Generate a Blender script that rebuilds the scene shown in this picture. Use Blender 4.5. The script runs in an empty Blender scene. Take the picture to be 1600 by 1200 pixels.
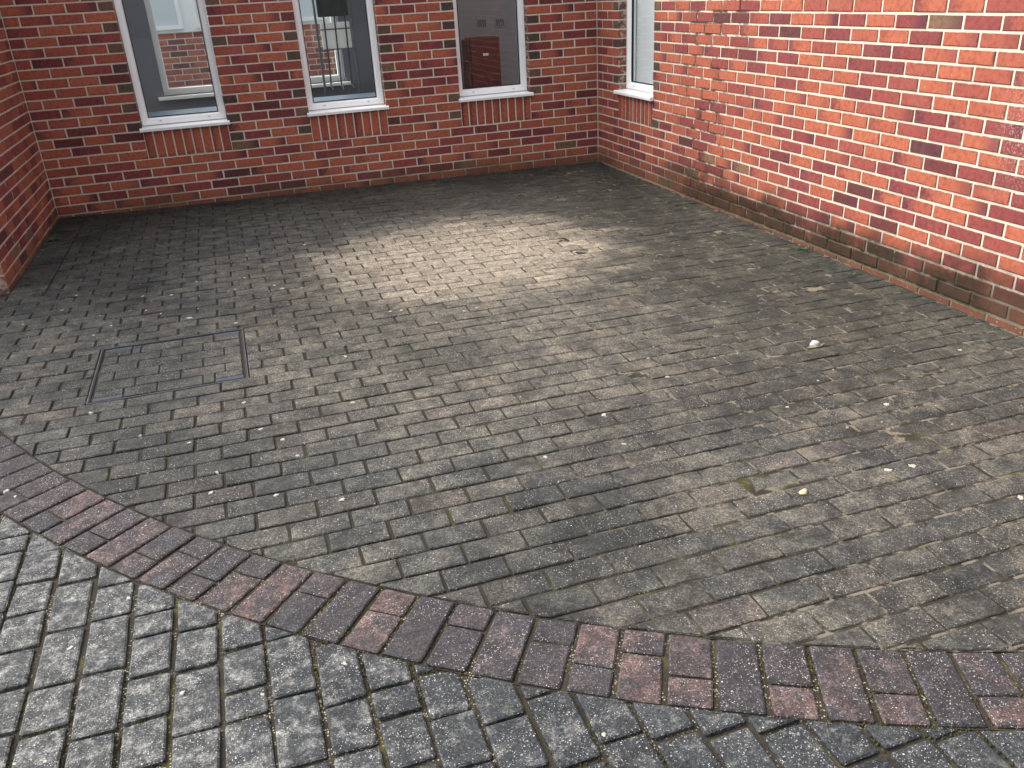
import bpy, bmesh, math, random
from mathutils import Matrix, Vector

random.seed(7)
S = bpy.context.scene
COL = S.collection

# ------------------------------------------------------------------ camera
F_PX = 1310.2
CAM = Vector((-3.38575, -7.6961, 1.56717))
RIGHT = Vector((0.94688776, -0.31723868, -0.05256603))
DOWN = Vector((-0.18045421, -0.38891975, -0.90342554))
FWD = Vector((0.26615756, 0.86492835, -0.42551041))
cd = bpy.data.cameras.new('camera')
cd.sensor_width = 36.0
cd.lens = 36.0 * F_PX / 1600.0
cd.clip_start = 0.05
cd.clip_end = 500
cam = bpy.data.objects.new('camera', cd)
M = Matrix((RIGHT, -DOWN, -FWD)).transposed().to_4x4()
M.translation = CAM
cam.matrix_world = M
COL.objects.link(cam)
S.camera = cam

# ------------------------------------------------------------------ light
SUN_EL, SUN_AZ = math.radians(52), math.radians(306)      # azimuth from +y, clockwise seen from above
W = bpy.data.worlds.new('World')
S.world = W
W.use_nodes = True
wt = W.node_tree
bg = wt.nodes['Background']
sky = wt.nodes.new('ShaderNodeTexSky')
sky.sky_type = 'NISHITA'
sky.sun_disc = False
sky.sun_elevation = SUN_EL
sky.sun_rotation = SUN_AZ
sky.air_density = 1.0
sky.dust_density = 5.0
sky.ozone_density = 1.0
hs = wt.nodes.new('ShaderNodeHueSaturation')          # thin bright cloud over the whole sky
hs.inputs['Saturation'].default_value = 0.32
wt.links.new(sky.outputs[0], hs.inputs['Color'])
wt.links.new(hs.outputs[0], bg.inputs[0])
bg.inputs[1].default_value = 0.15
sl = bpy.data.lights.new('sun', 'SUN')
sl.energy = 0.65
sl.angle = math.radians(48)
sl.color = (1.0, 0.92, 0.80)
sun = bpy.data.objects.new('sun', sl)
sd = Vector((math.sin(SUN_AZ) * math.cos(SUN_EL), math.cos(SUN_AZ) * math.cos(SUN_EL), math.sin(SUN_EL)))
sun.rotation_euler = sd.to_track_quat('Z', 'Y').to_euler()
sun.location = (-4, -6, 9)
COL.objects.link(sun)
S.view_settings.view_transform = 'Standard'
S.view_settings.look = 'None'
S.view_settings.exposure = 1.58
S.view_settings.gamma = 1.0
S.view_settings.use_curve_mapping = False
try:
    S.cycles.use_denoising = True
    S.cycles.max_bounces = 8
    S.cycles.transparent_max_bounces = 12
except Exception:
    pass


# ------------------------------------------------------------------ node helpers
class Mat:
    def __init__(self, name):
        self.m = bpy.data.materials.new(name)
        self.m.use_nodes = True
        self.t = self.m.node_tree
        self.b = self.t.nodes['Principled BSDF']
        self.out = self.t.nodes['Material Output']

    def n(self, kind, **kw):
        x = self.t.nodes.new(kind)
        for k, v in kw.items():
            setattr(x, k, v)
        return x

    def put(self, sock, v):
        if isinstance(v, bpy.types.NodeSocket):
            self.t.links.new(v, sock)
        elif v is not None:
            if hasattr(sock.default_value, '__len__') and not hasattr(v, '__len__'):
                v = (v,) * len(sock.default_value)
            if hasattr(v, '__len__') and len(sock.default_value) == 4 and len(v) == 3:
                v = (*v, 1)
            sock.default_value = v

    def math(self, op, a, b=None, c=None, clamp=False):
        x = self.n('ShaderNodeMath', operation=op)
        x.use_clamp = clamp
        for s, v in zip(x.inputs, (a, b, c)):
            self.put(s, v)
        return x.outputs[0]

    def smooth(self, v, a, b, o0=0.0, o1=1.0):
        x = self.n('ShaderNodeMapRange', interpolation_type='SMOOTHSTEP')
        x.inputs[1].default_value, x.inputs[2].default_value = a, b
        x.inputs[3].default_value, x.inputs[4].default_value = o0, o1
        self.put(x.inputs[0], v)
        return x.outputs[0]

    def mix(self, f, a, b, mode='MIX'):
        x = self.n('ShaderNodeMix', data_type='RGBA', blend_type=mode)
        self.put(x.inputs[0], f)
        self.put(x.inputs[6], a)
        self.put(x.inputs[7], b)
        return x.outputs[2]

    def pos(self):
        if not hasattr(self, '_p'):
            self._p = self.n('ShaderNodeNewGeometry').outputs['Position']
        return self._p

    def xyz(self):
        if not hasattr(self, '_x'):
            s = self.n('ShaderNodeSeparateXYZ')
            self.t.links.new(self.pos(), s.inputs[0])
            self._x = s.outputs
        return self._x

    def noise(self, scale, detail=3, rough=0.55, vec=None, dist=0.0):
        x = self.n('ShaderNodeTexNoise')
        self.put(x.inputs['Vector'], vec or self.pos())
        x.inputs['Scale'].default_value = scale
        x.inputs['Detail'].default_value = detail
        x.inputs['Roughness'].default_value = rough
        x.inputs['Distortion'].default_value = dist
        return x.outputs['Fac']

    def voro(self, scale, vec=None, out='Distance'):
        x = self.n('ShaderNodeTexVoronoi')
        self.put(x.inputs['Vector'], vec or self.pos())
        x.inputs['Scale'].default_value = scale
        return x.outputs[out]

    def attr(self, name, own):
        x = self.n('ShaderNodeAttribute', attribute_type='OBJECT' if own else 'GEOMETRY', attribute_name=name)
        return x.outputs['Fac']

    def ramp(self, v, stops, interp='LINEAR'):
        x = self.n('ShaderNodeValToRGB')
        x.color_ramp.interpolation = interp
        e = x.color_ramp.elements
        while len(e) < len(stops):
            e.new(0.5)
        for k, (p, c) in enumerate(stops):
            e[k].position = p
            e[k].color = (*c, 1)
        self.put(x.inputs[0], v)
        return x.outputs[0]

    def bump(self, h, strength=0.4, dist=0.004, normal=None):
        x = self.n('ShaderNodeBump')
        x.inputs['Strength'].default_value = strength
        x.inputs['Distance'].default_value = dist
        self.put(x.inputs['Height'], h)
        if normal:
            self.put(x.inputs['Normal'], normal)
        return x.outputs[0]

    def finish(self, col, rough=0.8, spec=0.3, normal=None, **kw):
        self.put(self.b.inputs['Base Color'], col)
        self.put(self.b.inputs['Roughness'], rough)
        self.put(self.b.inputs['Specular IOR Level'], spec)
        if normal:
            self.put(self.b.inputs['Normal'], normal)
        for k, v in kw.items():
            self.put(self.b.inputs[k.replace('_', ' ')], v)
        return self.m


def wall_stain(m):
    """dampness and algae that grow up from the ground, thickest on the right wall, and the dark run below a leaking gutter"""
    x, y, z = m.xyz()
    n1 = m.noise(2.3, 4)
    n2 = m.noise(9, 3)
    zz = m.math('ADD', z, m.math('MULTIPLY', m.math('SUBTRACT', n1, 0.5), -0.34))
    low = m.smooth(zz, 0.20, 0.0)
    right = m.smooth(x, -0.12, -0.02)
    left = m.smooth(x, -1.0, -3.2)
    zr = m.math('ADD', z, m.math('MULTIPLY', m.math('SUBTRACT', n2, 0.5), -0.10))
    yr = m.math('MULTIPLY', m.smooth(y, -1.0, -1.9), right)
    foot = m.math('MULTIPLY', m.math('MULTIPLY', m.smooth(m.math('ADD', zr, m.math('MULTIPLY', m.math('SUBTRACT', n1, 0.5), -0.30)), 0.31, 0.10), yr), m.smooth(n2, 0.25, 0.52, 0.5, 1.0))
    # run of dampness under the gutter joint
    d = m.math('ABSOLUTE', m.math('ADD', y, m.math('ADD', 1.98, m.math('MULTIPLY', m.math('SUBTRACT', n1, 0.5), 1.5))))
    run = m.math('MULTIPLY', m.smooth(d, 0.75, 0.12), right)
    foot = m.math('MAXIMUM', foot, m.math('MULTIPLY', m.math('MULTIPLY', run, m.smooth(zr, 0.34, 0.08)), m.smooth(n2, 0.30, 0.55, 0.35, 1.0)))
    patchy = m.smooth(m.noise(1.5, 5, 0.6), 0.34, 0.54, 0.55, 1.0)
    foot = m.math('MULTIPLY', m.math('MULTIPLY', foot, patchy), m.smooth(z, -0.014, 0.004, 0.35, 1.0))
    return low, foot, run, n1, n2, right, left


def brick_mat(name, own):
    m = Mat(name)
    tone, flash = m.attr('tone', own), m.attr('flash', own)
    uv = m.n('ShaderNodeUVMap', uv_map='UVMap').outputs[0]
    su = m.n('ShaderNodeSeparateXYZ')
    m.t.links.new(uv, su.inputs[0])
    u, v = su.outputs[0], su.outputs[1]
    base = m.ramp(tone, [(0.0, (0.385, 0.112, 0.062)), (0.28, (0.345, 0.096, 0.057)), (0.46, (0.30, 0.079, 0.054)), (0.58, (0.25, 0.058, 0.050)), (0.70, (0.20, 0.047, 0.047)),
                         (0.82, (0.135, 0.036, 0.035)), (0.89, (0.080, 0.034, 0.034)), (0.92, (0.062, 0.052, 0.042)), (1.0, (0.20, 0.112, 0.066))])
    big, mid, fine = m.noise(7, 2), m.noise(38, 3), m.noise(260, 2)
    # kiln flash: one end of a brick fired darker and more purple
    uu = m.math('ADD', u, m.math('MULTIPLY', m.math('SUBTRACT', mid, 0.5), 0.55))
    e0 = m.smooth(uu, 0.55, 0.05)
    e1 = m.smooth(uu, 0.45, 0.95)
    side = m.mix(m.math('GREATER_THAN', flash, 0.5), e0, e1)
    amt = m.math('MULTIPLY', m.math('ABSOLUTE', m.math('SUBTRACT', flash, 0.5)), 2.0)
    flashf = m.math('MULTIPLY', side, m.math('POWER', amt, 2.0), clamp=True)
    c = m.mix(flashf, base, (0.105, 0.030, 0.042))
    # olive-grey rim left by the firing
    eu = m.math('MINIMUM', u, m.math('SUBTRACT', 1.0, u))
    ev = m.math('MINIMUM', v, m.math('SUBTRACT', 1.0, v))
    rim = m.math('MINIMUM', m.math('MULTIPLY', eu, 3.2), ev)
    rim = m.smooth(m.math('ADD', rim, m.math('MULTIPLY', m.math('SUBTRACT', mid, 0.5), 0.35)), 0.16, 0.0)
    c = m.mix(m.math('MULTIPLY', rim, 0.5), c, (0.120, 0.058, 0.040))
    c = m.mix(1.0, c, m.ramp(m.math('ADD', m.math('MULTIPLY', mid, 0.6), m.math('MULTIPLY', fine, 0.4)), [(0.30, (0.58, 0.55, 0.52)), (0.5, (1, 1, 1)), (0.72, (1.25, 1.28, 1.28))]), 'MULTIPLY')
    pits = m.smooth(m.noise(120, 1), 0.70, 0.78)
    c = m.mix(m.math('MULTIPLY', pits, 0.5), c, (0.07, 0.02, 0.02))
    ru = m.math('MINIMUM', m.math('MULTIPLY', eu, 3.2), ev)
    smear = m.math('MULTIPLY', m.smooth(m.math('ADD', ru, m.math('MULTIPLY', m.math('SUBTRACT', m.noise(30, 3), 0.5), 0.32)), 0.02, -0.05), 0.75)
    c = m.mix(smear, c, (0.50, 0.40, 0.32))
    haze = m.smooth(m.noise(4.5, 4, 0.65), 0.52, 0.75)
    c = m.mix(m.math('MULTIPLY', haze, 0.07), c, (0.45, 0.33, 0.28))
    low, foot, run, n1, n2, right, left = wall_stain(m)
    c = m.mix(m.math('MULTIPLY', low, 0.6), c, (0.085, 0.060, 0.030))
    c = m.mix(m.math('MULTIPLY', foot, 0.94), c, m.mix(m.smooth(n2, 0.35, 0.65), (0.008, 0.0085, 0.0045), (0.036, 0.022, 0.012)))
    c = m.mix(m.math('MULTIPLY', run, 0.05), c, (0.10, 0.055, 0.030))
    # pale specks on the right wall, thickest in one oval
    x, y, z = m.xyz()
    dy, dz = m.math('MULTIPLY', m.math('ADD', y, 4.74), 4.6), m.math('MULTIPLY', m.math('SUBTRACT', z, 0.86), 2.6)
    rr = m.math('SQRT', m.math('ADD', m.math('MULTIPLY', dy, dy), m.math('MULTIPLY', dz, dz)))
    pale_specks = m.math('MULTIPLY', m.smooth(rr, 1.0, 0.15), right)
    pale_specks = m.math('MULTIPLY', pale_specks, m.smooth(m.noise(85, 4, 0.7), 0.50, 0.62))
    fl = m.math('MULTIPLY', m.smooth(m.noise(60, 2, 0.7), 0.715, 0.75), m.math('MULTIPLY', right, 0.6))
    c = m.mix(m.math('MAXIMUM', m.math('MULTIPLY', pale_specks, 0.40), fl), c, (0.62, 0.47, 0.43))
    nrm = m.bump(m.math('ADD', m.math('MULTIPLY', mid, 0.7), m.math('MULTIPLY', fine, 0.5)), 0.5, 0.0025)
    return m.finish(c, m.math('SUBTRACT', 0.82, m.math('MULTIPLY', foot, 0.15)), 0.28, nrm)


def mortar_mat():
    m = Mat('mortar')
    fine, mid = m.noise(300, 2), m.noise(25, 3)
    c = m.mix(mid, (0.58, 0.50, 0.40), (0.72, 0.635, 0.515))
    c = m.mix(m.math('MULTIPLY', m.smooth(fine, 0.55, 0.75), 0.3), c, (0.35, 0.29, 0.22))
    low, foot, run, n1, n2, right, left = wall_stain(m)
    c = m.mix(m.math('MULTIPLY', left, 0.16), c, (0.30, 0.22, 0.19))
    c = m.mix(m.math('MULTIPLY', low, 0.78), c, (0.10, 0.085, 0.045))
    broken = m.smooth(m.noise(14, 3), 0.62, 0.45)
    c = m.mix(m.math('MULTIPLY', foot, m.math('ADD', 0.82, m.math('MULTIPLY', broken, 0.16))), c, (0.018, 0.017, 0.009))
    c = m.mix(m.math('MULTIPLY', m.math('MULTIPLY', run, 0.95), m.smooth(m.noise(6, 4, 0.6), 0.44, 0.56)), c, (0.060, 0.042, 0.030))
    nrm = m.bump(fine, 0.6, 0.002)
    return m.finish(c, 0.92, 0.15, nrm)


def speckle(m, scale, lo, hi):
    """light aggregate grains that show where the face of a paver has worn"""
    d = m.n('ShaderNodeTexVoronoi')
    m.put(d.inputs['Vector'], m.pos())
    d.inputs['Scale'].default_value = scale
    sep = m.n('ShaderNodeSeparateColor')
    m.t.links.new(d.outputs['Color'], sep.inputs[0])
    pick = m.smooth(sep.outputs[0], lo, hi)
    core = m.smooth(d.outputs['Distance'], 0.48, 0.28)
    return m.math('MULTIPLY', pick, core), sep.outputs[1]


def pale_patch(m, tone):
    """a pale oval patch on the paving; its ragged edge follows the pavers"""
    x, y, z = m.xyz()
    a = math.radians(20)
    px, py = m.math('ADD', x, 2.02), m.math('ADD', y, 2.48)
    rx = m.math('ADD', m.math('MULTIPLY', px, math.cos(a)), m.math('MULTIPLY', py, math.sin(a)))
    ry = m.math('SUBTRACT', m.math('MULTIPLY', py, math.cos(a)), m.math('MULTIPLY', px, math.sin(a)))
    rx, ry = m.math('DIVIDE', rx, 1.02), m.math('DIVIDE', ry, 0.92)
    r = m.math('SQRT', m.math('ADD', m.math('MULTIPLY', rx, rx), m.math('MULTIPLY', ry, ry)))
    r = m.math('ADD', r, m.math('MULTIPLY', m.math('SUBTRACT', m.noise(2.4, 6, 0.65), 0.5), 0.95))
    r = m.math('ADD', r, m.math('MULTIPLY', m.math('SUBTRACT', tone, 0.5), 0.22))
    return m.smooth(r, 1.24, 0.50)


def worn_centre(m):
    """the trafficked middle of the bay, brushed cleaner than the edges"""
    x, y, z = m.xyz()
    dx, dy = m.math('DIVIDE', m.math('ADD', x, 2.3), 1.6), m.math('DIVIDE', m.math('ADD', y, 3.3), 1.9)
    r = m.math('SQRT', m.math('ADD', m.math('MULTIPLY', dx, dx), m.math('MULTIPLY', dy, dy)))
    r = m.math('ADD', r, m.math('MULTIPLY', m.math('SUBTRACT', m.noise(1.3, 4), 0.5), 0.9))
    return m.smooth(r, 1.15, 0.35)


def paver_mat(name, zone, own):
    m = Mat(name)
    tone = m.attr('tone', own)
    x, y, z = m.xyz()
    big, mid, fine, vf = m.noise(1.7, 4), m.noise(22, 4, 0.65), m.noise(150, 3, 0.65), m.noise(420, 2)
    if zone == 'upper':
        c = m.ramp(tone, [(0.0, (0.034, 0.036, 0.035)), (0.35, (0.041, 0.042, 0.040)), (0.62, (0.047, 0.047, 0.043)), (0.90, (0.052, 0.050, 0.045)), (0.96, (0.057, 0.049, 0.045)), (1.0, (0.031, 0.033, 0.036))])
        patch_mask, worn = pale_patch(m, tone), worn_centre(m)
        # black algae by the right wall; corner shade and algae painted by the back wall
        nz = m.math('MULTIPLY', m.math('SUBTRACT', m.noise(2.2, 4), 0.5), 1.1)
        algae_shade_b = m.smooth(m.math('ADD', m.math('ADD', y, m.math('MULTIPLY', x, 0.10)), nz), -1.75, -0.75)
        damp_r = m.math('MULTIPLY', m.smooth(m.math('ADD', x, nz), -2.0, -0.6), m.smooth(y, -5.9, -4.2))
        damp = m.math('MAXIMUM', algae_shade_b, damp_r)  # algae, together with the corner shade painted by the back wall
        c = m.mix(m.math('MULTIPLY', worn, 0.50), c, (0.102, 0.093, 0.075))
        c = m.mix(m.math('MULTIPLY', damp, 0.75), c, m.mix(mid, (0.012, 0.0135, 0.010), (0.034, 0.035, 0.026)))
        broad = m.ramp(m.noise(1.15, 5, 0.6), [(0.36, (0.58, 0.60, 0.60)), (0.5, (0.98, 0.98, 0.98)), (0.64, (1.32, 1.30, 1.25))])
        c = m.mix(1.0, c, broad, 'MULTIPLY')
        dirt = m.noise(7.5, 6, 0.72)
        c = m.mix(1.0, c, m.ramp(dirt, [(0.36, (0.48, 0.50, 0.50)), (0.5, (1, 1, 1)), (0.64, (1.6, 1.52, 1.38))]), 'MULTIPLY')
        tan = m.math('MULTIPLY', m.smooth(m.noise(2.6, 6, 0.68), 0.49, 0.66), m.smooth(x, -3.6, -1.9))
        tan = m.math('MULTIPLY', tan, m.smooth(m.noise(16, 4, 0.7), 0.36, 0.60))
        c = m.mix(m.math('MULTIPLY', tan, m.math('SUBTRACT', 0.50, m.math('MULTIPLY', damp, 0.32))), c, (0.138, 0.117, 0.088))
        c = m.mix(m.math('MULTIPLY', patch_mask, 0.90), c, m.mix(tone, (0.28, 0.242, 0.188), (0.22, 0.19, 0.148)))
        grain_lo = 0.86
    elif zone == 'band':
        c = m.ramp(tone, [(0.0, (0.026, 0.025, 0.028)), (0.40, (0.038, 0.032, 0.034)), (0.70, (0.052, 0.039, 0.039)), (0.92, (0.074, 0.049, 0.047)), (1.0, (0.033, 0.033, 0.037))])
        pk = m.math('MULTIPLY', m.smooth(m.noise(11, 5, 0.65), 0.46, 0.68), m.smooth(tone, 0.15, 0.7))
        pk = m.math('MULTIPLY', pk, m.smooth(x, -2.6, -3.6, 0.55, 1.0))
        c = m.mix(m.math('MULTIPLY', pk, 0.60), c, (0.135, 0.088, 0.084))
        c = m.mix(m.smooth(m.noise(14, 4), 0.46, 0.64), c, (0.030, 0.029, 0.034))
        patch_mask = None
        grain_lo = 0.80
    else:
        c = m.ramp(tone, [(0.0, (0.018, 0.021, 0.0245)), (0.5, (0.024, 0.0275, 0.031)), (1.0, (0.031, 0.035, 0.038))])
        lg = m.math('ADD', m.smooth(x, -2.4, -4.1, -0.36, 0.16), m.smooth(m.noise(21, 5, 0.7), 0.44, 0.62, 0, 0.65))
        c = m.mix(m.math('MAXIMUM', lg, 0.0), c, (0.160, 0.162, 0.155))
        c = m.mix(m.smooth(m.noise(23, 4, 0.65), 0.50, 0.66), c, (0.026, 0.030, 0.036))
        patch_mask = None
        grain_lo = 0.77
    c = m.mix(1.0, c, m.ramp(m.math('ADD', m.math('MULTIPLY', mid, 0.5), m.math('MULTIPLY', fine, 0.5)), [(0.36, (0.42, 0.42, 0.43)), (0.5, (0.95, 0.95, 0.95)), (0.64, (1.75, 1.72, 1.65))]), 'MULTIPLY')
    gr = m.math('ADD', m.math('MULTIPLY', m.noise(95, 4, 0.75), 0.5), m.math('MULTIPLY', m.noise(260, 3, 0.7), 0.5))
    c = m.mix(1.0, c, m.ramp(gr, [(0.38, (0.30, 0.30, 0.30)), (0.5, (0.95, 0.95, 0.95)), (0.60, (1.9, 1.88, 1.82))]), 'MULTIPLY')
    g1, r1 = speckle(m, 290, grain_lo, grain_lo + 0.03)
    g2, r2 = speckle(m, 165, 0.95, 0.97)
    g = m.math('MAXIMUM', g1, g2)
    g = m.math('MULTIPLY', g, m.smooth(m.noise(6.5, 4, 0.65), 0.36, 0.62, 0.12, 1.0))
    if patch_mask is not None:
        g = m.math('MULTIPLY', g, m.math('SUBTRACT', 1.0, m.math('MULTIPLY', patch_mask, 0.8)))
        g = m.math('MULTIPLY', g, m.math('SUBTRACT', 0.85, m.math('MULTIPLY', damp, 0.6)))
    c = m.mix(g, c, m.mix(r1, (0.16, 0.155, 0.145), (0.58, 0.56, 0.52)))
    dk = m.math('MULTIPLY', m.smooth(vf, 0.60, 0.68), 0.55)
    c = m.mix(dk, c, (0.028, 0.028, 0.028))
    if zone == 'upper':
        # grit and sand swept against the paver edges, right half of the bay
        sand = m.math('MULTIPLY', m.smooth(m.noise(5, 5, 0.7), 0.58, 0.70), m.smooth(x, -3.3, -1.6))
        c = m.mix(m.math('MULTIPLY', sand, 0.40), c, (0.20, 0.172, 0.130))
    h = m.math('ADD', m.math('MULTIPLY', fine, 0.7), m.math('MULTIPLY', vf, 0.5))
    h = m.math('ADD', h, m.math('MULTIPLY', g, 0.5))
    nrm = m.bump(h, 0.75, 0.004)
    return m.finish(c, 0.78, 0.32, nrm)


def bed_mat(zone):
    m = Mat('joint_fill_' + zone)
    x, y, z = m.xyz()
    fine, mid = m.noise(200, 3), m.noise(18, 4)
    dark = m.mix(mid, (0.020, 0.018, 0.014), (0.052, 0.045, 0.034))
    if zone == 'upper':
        sandy = m.math('MULTIPLY', m.smooth(m.math('ADD', m.math('ADD', x, m.math('MULTIPLY', y, -0.10)), m.math('MULTIPLY', m.math('SUBTRACT', m.noise(1.5, 4), 0.5), 1.6)), -2.3, -1.3), m.smooth(mid, 0.47, 0.60))
        c = m.mix(sandy, dark, m.mix(fine, (0.09, 0.08, 0.060), (0.23, 0.20, 0.155)))
        moss = m.math('MULTIPLY', m.smooth(m.noise(4, 4), 0.56, 0.66), 0.55)
        c = m.mix(moss, c, (0.060, 0.062, 0.020))
    else:
        moss = m.math('MULTIPLY', m.smooth(m.noise(7, 4), 0.54, 0.66), 0.8)
        c = m.mix(moss, dark, m.mix(fine, (0.040, 0.036, 0.014), (0.095, 0.082, 0.032)))
        grit, r = speckle(m, 170, 0.55, 0.6)
        c = m.mix(m.math('MULTIPLY', grit, m.smooth(m.noise(5, 3), 0.42, 0.6)), c, (0.32, 0.29, 0.22))
    return m.finish(c, 0.95, 0.1, m.bump(m.math('ADD', fine, mid), 0.9, 0.006))


def plain(name, col, rough=0.6, spec=0.4, var=0.12, scale=30, metal=0.0, bump=0.0):
    m = Mat(name)
    nz = m.noise(scale, 4)
    c = m.mix(nz, tuple(v * (1 - var) for v in col), tuple(min(1, v * (1 + var)) for v in col))
    return m.finish(c, rough, spec, m.bump(nz, bump, 0.002) if bump else None, Metallic=metal)


def glass_mat():
    m = Mat('window_glass')
    tr = m.n('ShaderNodeBsdfTransparent')
    tr.inputs[0].default_value = (0.95, 0.97, 0.97, 1)
    gl = m.n('ShaderNodeBsdfGlossy')
    gl.inputs['Roughness'].default_value = 0.0
    lw = m.n('ShaderNodeLayerWeight')
    lw.inputs[0].default_value = 0.5
    fres = m.math('ADD', 0.055, m.math('MULTIPLY', 0.9, m.math('POWER', lw.outputs['Facing'], 5.0)))
    mx = m.n('ShaderNodeMixShader')
    m.t.links.new(fres, mx.inputs[0])
    m.t.links.new(tr.outputs[0], mx.inputs[1])
    m.t.links.new(gl.outputs[0], mx.inputs[2])
    m.t.links.new(mx.outputs[0], m.out.inputs[0])
    return m.m


BRICK_O, BRICK_G = brick_mat('brick', True), brick_mat('brick_joined', False)
MORTAR = mortar_mat()
PAV = {(z, o): paver_mat('paver_' + z + ('' if o else '_joined'), z, o) for z in ('upper', 'band', 'lower') for o in (True, False)}
BED = {z: bed_mat(z) for z in ('upper', 'lower')}
PVC = plain('white_upvc', (0.87, 0.88, 0.87), 0.35, 0.5, 0.03, 6)
GASKET = plain('black_rubber', (0.012, 0.012, 0.013), 0.6, 0.3)
CAP = plain('cap_plastic', (0.62, 0.58, 0.55), 0.5, 0.3)
GLASS = glass_mat()
STEEL = plain('galvanised_steel', (0.12, 0.13, 0.145), 0.5, 0.5, 0.45, 30, 0.4, 0.2)
DULLSTEEL = plain('dull_steel', (0.045, 0.052, 0.062), 0.6, 0.4, 0.3, 50, 0.3, 0.3)
LEAF = plain('weed_leaf', (0.045, 0.085, 0.025), 0.6, 0.3, 0.4, 60)
MOSS = plain('moss', (0.060, 0.054, 0.022), 0.95, 0.05, 0.5, 120)
LICHEN = plain('lichen', (0.34, 0.325, 0.28), 0.9, 0.1, 0.35, 160, 0, 0.6)


# ------------------------------------------------------------------ object helpers
def mesh(name, verts, faces, mats, uvs=None, fattr=None, smooth=False):
    me = bpy.data.meshes.new(name)
    me.from_pydata(verts, [], faces)
    for mt in (mats if isinstance(mats, (list, tuple)) else [mats]):
        me.materials.append(mt)
    if uvs:
        lay = me.uv_layers.new(name='UVMap')
        lay.data.foreach_set('uv', [c for uv in uvs for c in uv])
    for k, vals in (fattr or {}).items():
        a = me.attributes.new(k, 'FLOAT', 'FACE')
        a.data.foreach_set('value', vals)
    if smooth:
        me.polygons.foreach_set('use_smooth', [True] * len(me.polygons))
    me.update()
    return me


def obj(name, me, parent=None, loc=None, rot=None, **props):
    o = bpy.data.objects.new(name, me)
    COL.objects.link(o)
    if parent is not None:
        o.parent = parent
    if loc is not None:
        o.location = loc
    if rot is not None:
        o.rotation_euler = rot
    for k, v in props.items():
        o[k] = v
    return o


class MB:
    """collects boxes and other simple solids into one mesh"""
    def __init__(self):
        self.v, self.f = [], []

    def box(self, x0, x1, y0, y1, z0, z1):
        b = len(self.v)
        self.v += [(x, y, z) for z in (z0, z1) for y in (y0, y1) for x in (x0, x1)]
        self.f += [tuple(b + i for i in q) for q in ((0, 2, 3, 1), (4, 5, 7, 6), (0, 1, 5, 4), (2, 6, 7, 3), (0, 4, 6, 2), (1, 3, 7, 5))]
        return self

    def prism(self, prof, x0, x1):
        """profile in (y, z), extruded along x"""
        b, n = len(self.v), len(prof)
        self.v += [(x0, *p) for p in prof] + [(x1, *p) for p in prof]
        self.f += [tuple(b + i for i in range(n)), tuple(b + n + i for i in reversed(range(n)))]
        self.f += [(b + (i + 1) % n, b + i, b + n + i, b + n + (i + 1) % n) for i in range(n)]
        return self

    def tube(self, pts, r, seg=6):
        b = len(self.v)
        P = [Vector(p) for p in pts]
        for i, p in enumerate(P):
            t = (P[min(i + 1, len(P) - 1)] - P[max(i - 1, 0)]).normalized()
            a = t.orthogonal().normalized() if abs(t.z) < 0.9 else t.cross(Vector((1, 0, 0))).normalized()
            c = t.cross(a)
            self.v += [tuple(p + r * (math.cos(2 * math.pi * k / seg) * a + math.sin(2 * math.pi * k / seg) * c)) for k in range(seg)]
        for i in range(len(P) - 1):
            for k in range(seg):
                a0, a1 = b + i * seg + k, b + i * seg + (k + 1) % seg
                self.f.append((a0, a1, a1 + seg, a0 + seg))
        self.f += [tuple(b + k for k in reversed(range(seg))), tuple(b + (len(P) - 1) * seg + k for k in range(seg))]
        return self

    def build(self, name, mat, parent=None, loc=None, rot=None, bevel=0.0, **props):
        me = mesh(name, self.v, self.f, mat)
        bm = bmesh.new()
        bm.from_mesh(me)
        if bevel:
            bmesh.ops.bevel(bm, geom=bm.edges[:], offset=bevel, segments=2, profile=0.6, affect='EDGES')
        bmesh.ops.recalc_face_normals(bm, faces=bm.faces[:])
        bm.to_mesh(me)
        bm.free()
        return obj(name, me, parent, loc, rot, **props)


def thing(name, label, cat, loc=(0, 0, 0), rz=0.0, group=None):
    o = obj(name, None, None, loc, (0, 0, rz), label=label, category=cat, kind='thing')
    if group:
        o['group'] = group
    return o


def project(p):
    d = Vector(p) - CAM
    zc = d.dot(FWD)
    if zc < 0.1:
        return None
    return (800 + F_PX * d.dot(RIGHT) / zc, 600 + F_PX * d.dot(DOWN) / zc)


def seen_area(pts):
    q = [project(p) for p in pts]
    if any(p is None for p in q):
        return 0.0
    if max(p[0] for p in q) < 0 or min(p[0] for p in q) > 1600 or max(p[1] for p in q) < 0 or min(p[1] for p in q) > 1200:
        return 0.0
    q = [(min(1600, max(0, x)), min(1200, max(0, y))) for x, y in q]
    return abs(sum(q[i][0] * q[i - 1][1] - q[i - 1][0] * q[i][1] for i in range(len(q)))) / 2


def gz(x, y):
    return -0.012 * x + 0.008 * y


# ------------------------------------------------------------------ brickwork
BW, BH, J, DEPTH = 0.225, 0.075, 0.0115, 0.100
REC = 0.0045


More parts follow.
